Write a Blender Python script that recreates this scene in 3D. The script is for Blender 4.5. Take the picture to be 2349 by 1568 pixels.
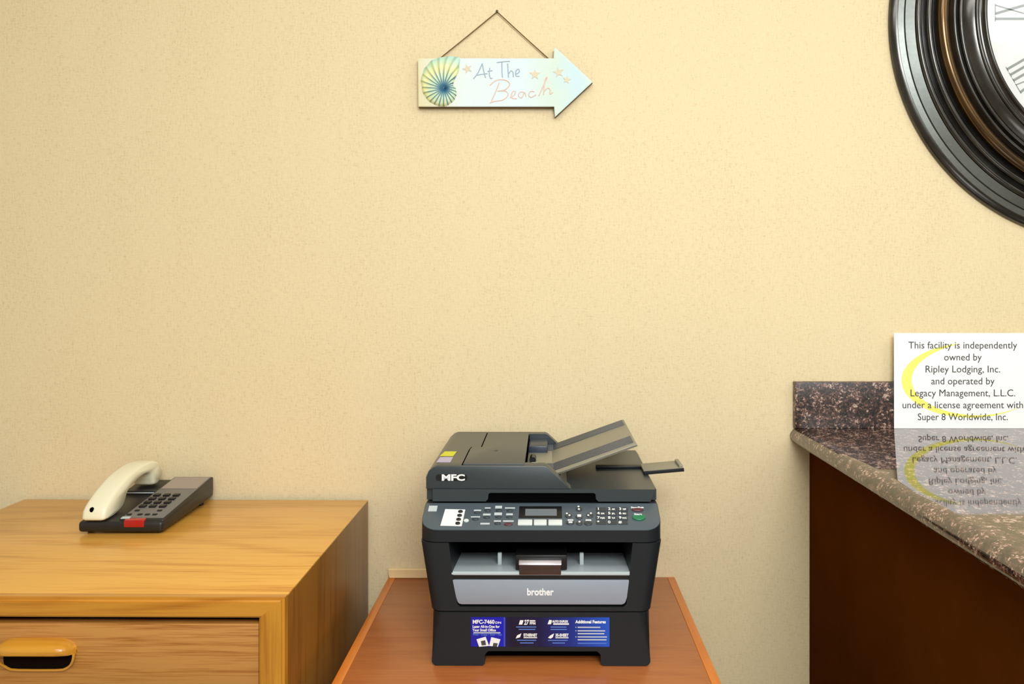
import bpy, bmesh, math, random
from mathutils import Vector, Matrix
random.seed(7)
S = bpy.context.scene
COL = S.collection
for o in list(bpy.data.objects):
    bpy.data.objects.remove(o, do_unlink=True)

# ------------------------------------------------------------------ camera, light, exposure
F_PX = 1843.0
CAM_D = 1.755          # distance camera to back wall (wall plane is y = 0)
CAM_Z = 1.225
cam_data = bpy.data.cameras.new('camera')
cam_data.sensor_width = 36.0
cam_data.lens = F_PX * 36.0 / 2349.0
cam_data.shift_x = (1174.5 - 1252.0) / 2349.0
cam_data.shift_y = (650.0 - 784.0) / 2349.0
cam_data.clip_start = 0.02
cam = bpy.data.objects.new('camera', cam_data)
cam.location = (0, -CAM_D, CAM_Z)
cam.rotation_euler = (math.radians(90), 0, 0)
COL.objects.link(cam)
S.camera = cam

S.view_settings.view_transform = 'Standard'
S.view_settings.look = 'None'
S.view_settings.gamma = 1.0
S.view_settings.use_curve_mapping = False
S.view_settings.exposure = 0.0

world = bpy.data.worlds.new('world')
S.world = world
world.use_nodes = True
world.node_tree.nodes['Background'].inputs[0].default_value = (1.0, 0.97, 0.92, 1)
world.node_tree.nodes['Background'].inputs[1].default_value = 0.15


def area(name, loc, target, sx, sy, power, col):
    l = bpy.data.lights.new(name, 'AREA')
    l.shape = 'RECTANGLE'
    l.size, l.size_y = sx, sy
    l.energy = power
    l.color = col
    o = bpy.data.objects.new(name, l)
    o.location = loc
    d = Vector(target) - Vector(loc)
    o.rotation_euler = d.to_track_quat('-Z', 'Y').to_euler()
    COL.objects.link(o)
    return o


area('ceiling_light_near_wall', (-0.2, -1.7, 2.56), (-0.2, -1.65, 0), 1.4, 0.6, 15, (0.97, 0.98, 1.0))
area('ceiling_light_behind_camera', (0.2, -3.1, 2.56), (0.2, -2.6, 0), 1.8, 0.9, 20, (0.97, 0.98, 1.0))
area('ceiling_light_right', (2.0, -1.8, 2.56), (1.95, -1.75, 0), 0.7, 2.0, 17, (0.97, 0.98, 1.0))
area('bounced_flash', (0.40, -2.35, 2.1), (0.35, 0, 1.25), 0.9, 0.6, 30, (0.95, 0.98, 1.0))
area('added_rear_fill', (0.5, -4.05, 1.75), (0.35, 0, 1.35), 2.4, 1.3, 14, (0.92, 0.97, 1.0))  # unseen soft light added behind the camera for reflections

# ------------------------------------------------------------------ helpers


def obj(name, bm, mat, parent=None, smooth=30, loc=None):
    me = bpy.data.meshes.new(name)
    bmesh.ops.recalc_face_normals(bm, faces=bm.faces)
    bm.to_mesh(me)
    bm.free()
    mats = mat if isinstance(mat, (list, tuple)) else [mat]
    for m in mats:
        me.materials.append(m)
    if smooth:
        for p in me.polygons:
            p.use_smooth = True
        try:
            me.set_sharp_from_angle(angle=math.radians(smooth))
        except Exception:
            pass
    o = bpy.data.objects.new(name, me)
    COL.objects.link(o)
    if parent:
        o.parent = parent
    if loc:
        o.location = loc
    return o


def tag(o, label, cat, group=None):
    o['label'] = label
    o['category'] = cat
    if group:
        o['group'] = group
    return o


def thing(name, label, cat, loc=(0, 0, 0), rotz=0.0, group=None):
    o = bpy.data.objects.new(name, None)
    o.empty_display_size = 0.05
    o.location = loc
    o.rotation_euler = (0, 0, rotz)
    COL.objects.link(o)
    return tag(o, label, cat, group)


def struct(name, bm, mat):
    o = obj(name, bm, mat, None, 0)
    o['kind'] = 'structure'
    return o


def merge(bm, src, M=None, mi=None):
    """append bmesh src (transformed) to bm"""
    if M is not None:
        bmesh.ops.transform(src, matrix=M, verts=src.verts)
    if mi is not None:
        for f in src.faces:
            f.material_index = mi
    me = bpy.data.meshes.new('tmp')
    src.to_mesh(me)
    src.free()
    bm.from_mesh(me)
    bpy.data.meshes.remove(me)
    return bm


def box(x0, x1, y0, y1, z0, z1, bev=0.0, seg=2):
    bm = bmesh.new()
    bmesh.ops.create_cube(bm, size=1.0)
    for v in bm.verts:
        v.co = Vector((x0 + (v.co.x + .5) * (x1 - x0), y0 + (v.co.y + .5) * (y1 - y0), z0 + (v.co.z + .5) * (z1 - z0)))
    if bev:
        bmesh.ops.bevel(bm, geom=list(bm.edges), offset=bev, segments=seg, affect='EDGES', profile=0.5)
    return bm


def prism(pts, a0, a1, plane='XZ', bev=0.0, seg=2, edge_sel=None):
    """closed outline pts extruded along the remaining axis from a0 to a1"""
    bm = bmesh.new()

    def mk(p, a):
        if plane == 'XZ':
            return (p[0], a, p[1])
        if plane == 'YZ':
            return (a, p[0], p[1])
        return (p[0], p[1], a)
    A = [bm.verts.new(mk(p, a0)) for p in pts]
    B = [bm.verts.new(mk(p, a1)) for p in pts]
    n = len(pts)
    bm.faces.new(A)
    bm.faces.new(list(reversed(B)))
    for i in range(n):
        bm.faces.new((A[i], B[i], B[(i + 1) % n], A[(i + 1) % n]))
    bmesh.ops.recalc_face_normals(bm, faces=bm.faces)
    if bev:
        es = [e for e in bm.edges if (edge_sel is None or edge_sel(e))]
        bmesh.ops.bevel(bm, geom=es, offset=bev, segments=seg, affect='EDGES', profile=0.5)
    return bm


def arc(cx, cz, r, a0, a1, n=6):
    return [(cx + r * math.cos(math.radians(a0 + (a1 - a0) * i / n)), cz + r * math.sin(math.radians(a0 + (a1 - a0) * i / n))) for i in range(n + 1)]


def rrect(x0, x1, z0, z1, r, n=5):
    return (arc(x1 - r, z0 + r, r, -90, 0, n) + arc(x1 - r, z1 - r, r, 0, 90, n) +
            arc(x0 + r, z1 - r, r, 90, 180, n) + arc(x0 + r, z0 + r, r, 180, 270, n))


def tube(pts, r, n=8, closed=False):
    bm = bmesh.new()
    P = [Vector(p) for p in pts]
    rings = []
    up = Vector((0, -1, 0.01)).normalized()
    m = len(P)
    for i, p in enumerate(P):
        if closed:
            t = P[(i + 1) % m] - P[i - 1]
        else:
            t = P[min(i + 1, m - 1)] - P[max(i - 1, 0)]
        t.normalize()
        a = t.cross(up)
        if a.length < 1e-4:
            a = t.cross(Vector((1, 0, 0)))
        a.normalize()
        b = t.cross(a).normalized()
        rr = r[i] if isinstance(r, (list, tuple)) else r
        rings.append([bm.verts.new(p + a * rr * math.cos(2 * math.pi * k / n) + b * rr * math.sin(2 * math.pi * k / n)) for k in range(n)])
    rng = m if closed else m - 1
    for i in range(rng):
        A, B = rings[i], rings[(i + 1) % m]
        for k in range(n):
            bm.faces.new((A[k], A[(k + 1) % n], B[(k + 1) % n], B[k]))
    if not closed:
        bm.faces.new(rings[0])
        bm.faces.new(list(reversed(rings[-1])))
    return bm


def crom(pts, sub=6, closed=False):
    out = []
    n = len(pts)
    P = [Vector(p) for p in pts]
    rng = n if closed else n - 1
    for i in range(rng):
        p0 = P[(i - 1) % n] if (closed or i > 0) else P[0]
        p1 = P[i]
        p2 = P[(i + 1) % n]
        p3 = P[(i + 2) % n] if (closed or i + 2 < n) else P[-1]
        for k in range(sub):
            t = k / sub
            out.append(0.5 * ((2 * p1) + (-p0 + p2) * t + (2 * p0 - 5 * p1 + 4 * p2 - p3) * t * t + (-p0 + 3 * p1 - 3 * p2 + p3) * t ** 3))
    if not closed:
        out.append(P[-1])
    return out


def lathe_y(profile, cx, cz, n=160):
    """profile (radius, y) spun about the Y axis through (cx, cz)"""
    bm = bmesh.new()
    rings = []
    for k in range(n):
        a = 2 * math.pi * k / n
        rings.append([bm.verts.new((cx + r * math.cos(a), y, cz + r * math.sin(a))) for r, y in profile])
    for k in range(n):
        A, B = rings[k], rings[(k + 1) % n]
        for i in range(len(profile) - 1):
            bm.faces.new((A[i], A[i + 1], B[i + 1], B[i]))
    return bm


def text_bm(s, size, extrude=0.0, align='CENTER', bold=0.0, width=None, shear=0.0):
    cu = bpy.data.curves.new('t', 'FONT')
    cu.body = s
    cu.size = size
    cu.align_x = align
    cu.extrude = extrude
    cu.offset = bold
    cu.shear = shear
    cu.resolution_u = 3
    o = bpy.data.objects.new('t', cu)
    COL.objects.link(o)
    bpy.context.view_layer.update()
    me = bpy.data.meshes.new_from_object(o.evaluated_get(bpy.context.evaluated_depsgraph_get()))
    bpy.data.objects.remove(o)
    bpy.data.curves.remove(cu)
    bm = bmesh.new()
    bm.from_mesh(me)
    bpy.data.meshes.remove(me)
    if width and bm.verts:
        xs = [v.co.x for v in bm.verts]
        k = width / max(1e-6, max(xs) - min(xs))
        for v in bm.verts:
            v.co.x *= k
    return bm


FRONT = Matrix.Rotation(math.radians(90), 4, 'X')      # XY plane -> XZ plane facing -Y


# ------------------------------------------------------------------ materials
def lin(c):
    return tuple(((v / 255.0) / 12.92 if v / 255.0 <= 0.04045 else ((v / 255.0 + 0.055) / 1.055) ** 2.4) for v in c)


def mat(name, rgb, rough=0.5, metal=0.0, spec=0.5, coat=0.0, coat_rough=0.1, noise=0.0, nscale=200.0, bump=0.0):
    m = bpy.data.materials.new(name)
    m.use_nodes = True
    nt = m.node_tree
    b = nt.nodes['Principled BSDF']
    c = lin(rgb) + (1,)
    b.inputs['Base Color'].default_value = c
    b.inputs['Roughness'].default_value = rough
    b.inputs['Metallic'].default_value = metal
    b.inputs['Specular IOR Level'].default_value = spec
    b.inputs['Coat Weight'].default_value = coat
    b.inputs['Coat Roughness'].default_value = coat_rough
    if noise or bump:
        tc = nt.nodes.new('ShaderNodeTexCoord')
        n = nt.nodes.new('ShaderNodeTexNoise')
        n.inputs['Scale'].default_value = nscale
        n.inputs['Detail'].default_value = 3
        nt.links.new(tc.outputs['Object'], n.inputs['Vector'])
        if noise:
            r = nt.nodes.new('ShaderNodeValToRGB')
            r.color_ramp.elements[0].position = 0.3
            r.color_ramp.elements[1].position = 0.7
            r.color_ramp.elements[0].color = tuple(v * (1 - noise) for v in c[:3]) + (1,)
            r.color_ramp.elements[1].color = tuple(min(1, v * (1 + noise)) for v in c[:3]) + (1,)
            nt.links.new(n.outputs['Fac'], r.inputs['Fac'])
            nt.links.new(r.outputs['Color'], b.inputs['Base Color'])
        if bump:
            bp = nt.nodes.new('ShaderNodeBump')
            bp.inputs['Strength'].default_value = bump
            bp.inputs['Distance'].default_value = 0.001
            nt.links.new(n.outputs['Fac'], bp.inputs['Height'])
            nt.links.new(bp.outputs['Normal'], b.inputs['Normal'])
    return m


def ramp(nt, stops):
    r = nt.nodes.new('ShaderNodeValToRGB')
    e = r.color_ramp.elements
    while len(e) > 1:
        e.remove(e[-1])
    e[0].position = stops[0][0]
    e[0].color = stops[0][1]
    for p, c in stops[1:]:
        x = e.new(p)
        x.color = c
    return r


def wood(name, light, mid, dark, axis='X', big=5.0, fine=90.0, stretch=14.0, rough=0.35, coat=0.25, seed=0.0, finemix=0.5, bigmix=1.0):
    """wood with long grain along axis: large figure + fine pores"""
    m = bpy.data.materials.new(name)
    m.use_nodes = True
    nt = m.node_tree
    L = nt.links.new
    b = nt.nodes['Principled BSDF']
    tc = nt.nodes.new('ShaderNodeTexCoord')
    idx = 'XYZ'.index(axis)

    def mapped(st):
        mp = nt.nodes.new('ShaderNodeMapping')
        sc = [1.0, 1.0, 1.0]
        sc[idx] = 1.0 / st
        mp.inputs['Scale'].default_value = sc
        mp.inputs['Location'].default_value = (seed, seed * 1.7, seed * 0.6)
        L(tc.outputs['Object'], mp.inputs['Vector'])
        return mp
    n1 = nt.nodes.new('ShaderNodeTexNoise')
    n1.inputs['Scale'].default_value = big
    n1.inputs['Detail'].default_value = 2.0
    n1.inputs['Distortion'].default_value = 0.4
    L(mapped(stretch * 0.45).outputs['Vector'], n1.inputs['Vector'])
    # contour lines of a smooth field give cathedral figure
    mu = nt.nodes.new('ShaderNodeMath'); mu.operation = 'MULTIPLY'; mu.inputs[1].default_value = 16.0
    L(n1.outputs['Fac'], mu.inputs[0])
    pp = nt.nodes.new('ShaderNodeMath'); pp.operation = 'PINGPONG'; pp.inputs[1].default_value = 1.0
    L(mu.outputs[0], pp.inputs[0])
    n2 = nt.nodes.new('ShaderNodeTexNoise')
    n2.inputs['Scale'].default_value = fine
    n2.inputs['Detail'].default_value = 4.0
    n2.inputs['Roughness'].default_value = 0.65
    L(mapped(stretch * 1.6).outputs['Vector'], n2.inputs['Vector'])
    n3 = nt.nodes.new('ShaderNodeTexNoise')
    n3.inputs['Scale'].default_value = fine * 3.2
    n3.inputs['Detail'].default_value = 2.0
    L(mapped(stretch * 2.2).outputs['Vector'], n3.inputs['Vector'])
    r1 = ramp(nt, [(0.0, lin(dark) + (1,)), (0.28, lin(mid) + (1,)), (0.62, lin(light) + (1,)), (1.0, lin(light) + (1,))])
    mixv = nt.nodes.new('ShaderNodeMath'); mixv.operation = 'MULTIPLY_ADD'
    mixv.inputs[1].default_value = 0.42 * bigmix
    a1 = nt.nodes.new('ShaderNodeMath'); a1.operation = 'MULTIPLY_ADD'
    a1.inputs[1].default_value = finemix * 1.6
    L(n2.outputs['Fac'], a1.inputs[0])
    a2 = nt.nodes.new('ShaderNodeMath'); a2.operation = 'MULTIPLY_ADD'
    a2.inputs[1].default_value = finemix * 1.2
    a2.inputs[2].default_value = 0.40 - 0.21 * bigmix - finemix * 1.4 + 0.16
    L(n3.outputs['Fac'], a2.inputs[0])
    L(a2.outputs[0], a1.inputs[2])
    L(pp.outputs[0], mixv.inputs[0])
    L(a1.outputs[0], mixv.inputs[2])
    L(mixv.outputs[0], r1.inputs['Fac'])
    L(r1.outputs['Color'], b.inputs['Base Color'])
    b.inputs['Roughness'].default_value = rough
    b.inputs['Coat Weight'].default_value = coat
    b.inputs['Coat Roughness'].default_value = 0.18
    bp = nt.nodes.new('ShaderNodeBump')
    bp.inputs['Strength'].default_value = 0.08
    bp.inputs['Distance'].default_value = 0.0006
    L(n2.outputs['Fac'], bp.inputs['Height'])
    L(bp.outputs['Normal'], b.inputs['Normal'])
    return m


def wall_mat():
    m = bpy.data.materials.new('cream_vinyl_wallcovering')
    m.use_nodes = True
    nt = m.node_tree
    L = nt.links.new
    b = nt.nodes['Principled BSDF']
    tc = nt.nodes.new('ShaderNodeTexCoord')

    def noise(sc, vec, det=2.0, rough=0.6):
        mp = nt.nodes.new('ShaderNodeMapping')
        mp.inputs['Scale'].default_value = vec
        L(tc.outputs['Object'], mp.inputs['Vector'])
        n = nt.nodes.new('ShaderNodeTexNoise')
        n.inputs['Scale'].default_value = sc
        n.inputs['Detail'].default_value = det
        n.inputs['Roughness'].default_value = rough
        L(mp.outputs['Vector'], n.inputs['Vector'])
        return n
    h = noise(190, (0.45, 1, 1.5))
    v = noise(190, (1.5, 1, 0.35))
    s = noise(420, (1, 1, 1), 2, 0.7)
    big = noise(9, (1, 1, 0.35), 3)
    ad = nt.nodes.new('ShaderNodeMath'); ad.operation = 'ADD'
    L(h.outputs['Fac'], ad.inputs[0]); L(v.outputs['Fac'], ad.inputs[1])
    ad2 = nt.nodes.new('ShaderNodeMath'); ad2.operation = 'ADD'
    L(ad.outputs[0], ad2.inputs[0]); L(s.outputs['Fac'], ad2.inputs[1])
    ad3 = nt.nodes.new('ShaderNodeMath'); ad3.operation = 'MULTIPLY_ADD'
    ad3.inputs[1].default_value = 0.35
    L(big.outputs['Fac'], ad3.inputs[0]); L(ad2.outputs[0], ad3.inputs[2])
    dv = nt.nodes.new('ShaderNodeMath'); dv.operation = 'MULTIPLY'; dv.inputs[1].default_value = 1 / 3.35
    L(ad3.outputs[0], dv.inputs[0])
    r = ramp(nt, [(0.36, lin((210, 190, 148)) + (1,)), (0.47, lin((229, 211, 169)) + (1,)), (0.66, lin((236, 219, 179)) + (1,))])
    L(dv.outputs[0], r.inputs['Fac'])
    L(r.outputs['Color'], b.inputs['Base Color'])
    b.inputs['Roughness'].default_value = 0.6
    b.inputs['Specular IOR Level'].default_value = 0.25
    bp = nt.nodes.new('ShaderNodeBump')
    bp.inputs['Strength'].default_value = 0.25
    bp.inputs['Distance'].default_value = 0.0012
    L(ad2.outputs[0], bp.inputs['Height'])
    L(bp.outputs['Normal'], b.inputs['Normal'])
    return m


def granite_mat(name, rough):
    m = bpy.data.materials.new(name)
    m.use_nodes = True
    nt = m.node_tree
    L = nt.links.new
    b = nt.nodes['Principled BSDF']
    tc = nt.nodes.new('ShaderNodeTexCoord')
    n0 = nt.nodes.new('ShaderNodeTexNoise')
    n0.inputs['Scale'].default_value = 60
    n0.inputs['Detail'].default_value = 2
    L(tc.outputs['Object'], n0.inputs['Vector'])
    mixv = nt.nodes.new('ShaderNodeVectorMath'); mixv.operation = 'MULTIPLY_ADD'
    mixv.inputs[1].default_value = (0.012, 0.012, 0.012)
    L(n0.outputs['Color'], mixv.inputs[0]); L(tc.outputs['Object'], mixv.inputs[2])
    v1 = nt.nodes.new('ShaderNodeTexVoronoi')
    v1.inputs['Scale'].default_value = 185
    L(mixv.outputs[0], v1.inputs['Vector'])
    sep = nt.nodes.new('ShaderNodeSeparateColor')
    L(v1.outputs['Color'], sep.inputs[0])
    v2 = nt.nodes.new('ShaderNodeTexVoronoi')
    v2.inputs['Scale'].default_value = 420
    L(mixv.outputs[0], v2.inputs['Vector'])
    sep2 = nt.nodes.new('ShaderNodeSeparateColor')
    L(v2.outputs['Color'], sep2.inputs[0])
    n2 = nt.nodes.new('ShaderNodeTexNoise')
    n2.inputs['Scale'].default_value = 48
    n2.inputs['Detail'].default_value = 3
    L(tc.outputs['Object'], n2.inputs['Vector'])
    # value = .45*cell + .3*small + .6*cloud
    a = nt.nodes.new('ShaderNodeMath'); a.operation = 'MULTIPLY'; a.inputs[1].default_value = 0.36
    L(sep.outputs[0], a.inputs[0])
    c = nt.nodes.new('ShaderNodeMath'); c.operation = 'MULTIPLY_ADD'; c.inputs[1].default_value = 0.34
    L(sep2.outputs[0], c.inputs[0]); L(a.outputs[0], c.inputs[2])
    d = nt.nodes.new('ShaderNodeMath'); d.operation = 'MULTIPLY_ADD'; d.inputs[1].default_value = 0.75
    L(n2.outputs['Fac'], d.inputs[0]); L(c.outputs[0], d.inputs[2])
    r = ramp(nt, [(0.44, lin((18, 17, 17)) + (1,)), (0.64, lin((46, 36, 31)) + (1,)), (0.82, lin((86, 62, 52)) + (1,)),
                  (0.92, lin((128, 92, 80)) + (1,)), (1.02, lin((190, 168, 152)) + (1,))])
    L(d.outputs[0], r.inputs['Fac'])
    L(r.outputs['Color'], b.inputs['Base Color'])
    b.inputs['Roughness'].default_value = rough
    b.inputs['IOR'].default_value = 2.15 if rough < .1 else 1.5
    return m


M = {}
M['wall'] = wall_mat()
M['paint'] = mat('off_white_paint', (226, 222, 212), 0.8, noise=0.03, nscale=60)
M['ceiling'] = mat('white_ceiling', (238, 234, 224), 0.8, noise=0.05, nscale=60)
M['floor'] = mat('beige_carpet', (160, 148, 130), 0.9, noise=0.3, nscale=300, bump=0.4)
M['granite'] = granite_mat('polished_brown_granite', 0.04)
M['granite_splash'] = granite_mat('brown_granite_splash', 0.35)
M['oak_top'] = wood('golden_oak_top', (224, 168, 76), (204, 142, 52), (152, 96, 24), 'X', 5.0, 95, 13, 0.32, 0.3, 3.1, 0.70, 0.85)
M['oak_edge'] = wood('solid_oak_edge', (200, 138, 44), (178, 114, 28), (128, 74, 14), 'X', 9.0, 80, 16, 0.3, 0.3, 1.3, 0.55, 0.8)
M['oak_stile'] = wood('solid_oak_stile', (200, 140, 42), (178, 116, 28), (132, 80, 16), 'Z', 9.0, 80, 16, 0.3, 0.3, 5.3, 0.55, 0.9)
M['oak_side_shaded'] = wood('oak_veneer_shaded', (142, 94, 32), (122, 74, 20), (84, 46, 8), 'Z', 6.0, 90, 16, 0.4, 0.2, 8.3, 0.55, 0.8)  # darker oak: the shade on the dresser sides is in the colour
M['oak_drawer'] = wood('oak_drawer_front', (190, 134, 66), (166, 106, 42), (112, 64, 18), 'X', 5.0, 150, 20, 0.4, 0.2, 2.3, 0.95, 0.3)
M['oak_handle'] = wood('oak_pull', (210, 148, 44), (194, 126, 32), (150, 86, 20), 'X', 9.0, 60, 14, 0.2, 0.6, 4.2, 0.35, 0.5)
M['cherry'] = wood('cherry_laminate', (180, 106, 52), (160, 86, 40), (112, 56, 24), 'X', 6.0, 70, 8, 0.35, 0.25, 6.4, 0.4, 0.35)
M['cherry_edge'] = wood('orange_edge_banding', (222, 128, 44), (208, 112, 34), (176, 88, 24), 'Y', 8.0, 80, 14, 0.35, 0.2, 2.9, 0.3, 0.4)
M['pale_wood'] = wood('pale_pine', (246, 220, 166), (238, 204, 144), (212, 172, 110), 'X', 8.0, 90, 14, 0.45, 0.1, 9.9, 0.35, 0.4)
M['dark_wood'] = mat('dark_cherry_laminate', (82, 42, 8), 0.6, spec=0.0, noise=0.08, nscale=12)
M['recess_shade'] = mat('painted_recess_shade', (24, 16, 10), 0.8, spec=0.0)  # shineless dark brown that paints in the shade of recesses
M['charcoal'] = mat('charcoal_plastic', (32, 36, 39), 0.42, spec=0.3, noise=0.04, nscale=900, bump=0.12)
M['charcoal_top'] = mat('charcoal_lid_brightened', (48, 57, 61), 0.32, spec=0.7, noise=0.04, nscale=900, bump=0.12)  # lighter than the body plastic, with reflected room light in the colour
M['panel'] = mat('slate_panel_plastic', (78, 89, 97), 0.38, spec=0.5)
M['black'] = mat('black_plastic', (16, 16, 17), 0.4)
M['cavity_shade'] = mat('painted_cavity_shade', (9, 9, 9), 0.7, spec=0.0)  # shineless near-black that paints in the dark of cavities and seams
M['silver'] = mat('silver_grey_plastic', (148, 157, 168), 0.38)
M['tray_grey'] = mat('pale_grey_plastic', (190, 201, 204), 0.4)
M['chrome'] = mat('chrome', (214, 214, 224), 0.28, 1.0)
M['brown_gloss'] = mat('brown_reflection_plastic', (62, 44, 38), 0.2, coat=0.4)  # the brown is a reflection put into the flap's base colour
M['tray_olive'] = mat('tray_plastic', (142, 138, 121), 0.4)
M['rib'] = mat('ribs_blue_reflection', (50, 60, 74), 0.35)  # blue-dark reflection on the tray put into the base colour
M['white'] = mat('white_print', (240, 242, 240), 0.5)
M['white_key'] = mat('pearl_key_plastic', (214, 220, 218), 0.3)
M['pale_print'] = mat('pale_grey_print', (196, 204, 206), 0.5)
M['blue_print'] = mat('light_blue_print', (90, 130, 210), 0.5)
M['key'] = mat('slate_key_plastic', (54, 61, 66), 0.4)
M['lcd'] = mat('lcd_grey', (112, 118, 122), 0.2)
M['green'] = mat('green_key', (20, 120, 78), 0.35)
M['maroon'] = mat('maroon_key', (88, 46, 56), 0.35)
M['yellow'] = mat('yellow_print', (214, 216, 40), 0.5)
M['lilac'] = mat('lilac_print', (186, 176, 206), 0.5)
M['ivory'] = mat('ivory_plastic', (238, 234, 204), 0.32, spec=0.5)
M['phone_black'] = mat('phone_black_plastic', (28, 27, 26), 0.42)
M['phone_grey'] = mat('phone_grey_faceplate', (112, 109, 106), 0.42)
M['phone_label'] = mat('phone_label_paper', (158, 144, 136), 0.35)
M['red'] = mat('red_lens', (172, 16, 20), 0.2, coat=0.4)
M['paper'] = mat('white_paper', (252, 252, 250), 0.6)
M['ink'] = mat('dark_grey_ink', (70, 70, 72), 0.6)
M['swoosh'] = mat('yellow_ink', (250, 246, 120), 0.6)
M['twine'] = mat('brown_twine', (112, 82, 40), 0.8)
M['nail'] = mat('dark_steel', (60, 50, 40), 0.35, 0.8)
M['sign_edge'] = mat('dark_board_edge', (96, 74, 34), 0.8)  # dark brown sides of the board
M['letter_blue'] = mat('faded_blue_paint', (160, 182, 197), 0.6)
M['letter_pink'] = mat('faded_pink_paint', (228, 200, 184), 0.6)
M['star_paint'] = mat('pale_star_paint', (216, 206, 178), 0.6)
M['clock_dark'] = mat('dark_pewter_lacquer', (74, 73, 70), 0.22, 0.9, spec=0.7, coat=0.3, coat_rough=0.1, noise=0.25, nscale=25)
M['clock_band'] = mat('brushed_pewter', (114, 118, 113), 0.40, 0.85, coat=0.15, noise=0.08, nscale=120)
M['clock_bronze'] = mat('rubbed_bronze', (86, 64, 34), 0.24, 0.85, spec=0.6, coat=0.4, noise=0.45, nscale=9)
M['clock_face'] = mat('clock_face_white', (240, 240, 236), 0.5)
M['clock_ink'] = mat('clock_grey_ink', (150, 156, 152), 0.5)


def gradient_mat(name, stops, axis, lo, hi, rough=0.4, extra_noise=0.0, nscale=20):
    m = bpy.data.materials.new(name)
    m.use_nodes = True
    nt = m.node_tree
    b = nt.nodes['Principled BSDF']
    tc = nt.nodes.new('ShaderNodeTexCoord')
    sp = nt.nodes.new('ShaderNodeSeparateXYZ')
    nt.links.new(tc.outputs['Object'], sp.inputs[0])
    mr = nt.nodes.new('ShaderNodeMapRange')
    mr.inputs['From Min'].default_value = lo
    mr.inputs['From Max'].default_value = hi
    nt.links.new(sp.outputs['XYZ'.index(axis)], mr.inputs['Value'])
    val = mr.outputs[0]
    if extra_noise:
        n = nt.nodes.new('ShaderNodeTexNoise')
        n.inputs['Scale'].default_value = nscale
        n.inputs['Detail'].default_value = 3
        nt.links.new(tc.outputs['Object'], n.inputs['Vector'])
        ad = nt.nodes.new('ShaderNodeMath'); ad.operation = 'MULTIPLY_ADD'
        ad.inputs[1].default_value = extra_noise
        nt.links.new(n.outputs['Fac'], ad.inputs[0])
        sb = nt.nodes.new('ShaderNodeMath'); sb.operation = 'SUBTRACT'; sb.inputs[1].default_value = extra_noise * 0.5
        nt.links.new(val, sb.inputs[0])
        nt.links.new(sb.outputs[0], ad.inputs[2])
        val = ad.outputs[0]
    r = ramp(nt, [(p, lin(c) + (1,)) for p, c in stops])
    nt.links.new(val, r.inputs['Fac'])
    nt.links.new(r.outputs['Color'], b.inputs['Base Color'])
    b.inputs['Roughness'].default_value = rough
    return m


M['sign_paint'] = gradient_mat('washed_aqua_paint', [(0.0, (222, 212, 160)), (0.1, (226, 224, 202)), (0.25, (218, 230, 230)), (0.6, (210, 226, 230)),
                                                      (0.78, (204, 222, 206)), (0.9, (194, 220, 226)), (1.0, (208, 222, 204))], 'X', -0.188, 0.19, 0.5, 0.22, 14)
M['label_blue'] = gradient_mat('blue_sticker_print', [(0.0, (22, 26, 160)), (0.235, (14, 22, 178)), (0.245, (70, 96, 200)), (0.25, (8, 12, 70)), (0.30, (4, 6, 40)), (0.5, (6, 10, 62)),
                                                       (0.72, (10, 40, 130)), (1.0, (26, 84, 196))], 'X', -0.116, 0.116, 0.3)


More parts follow.
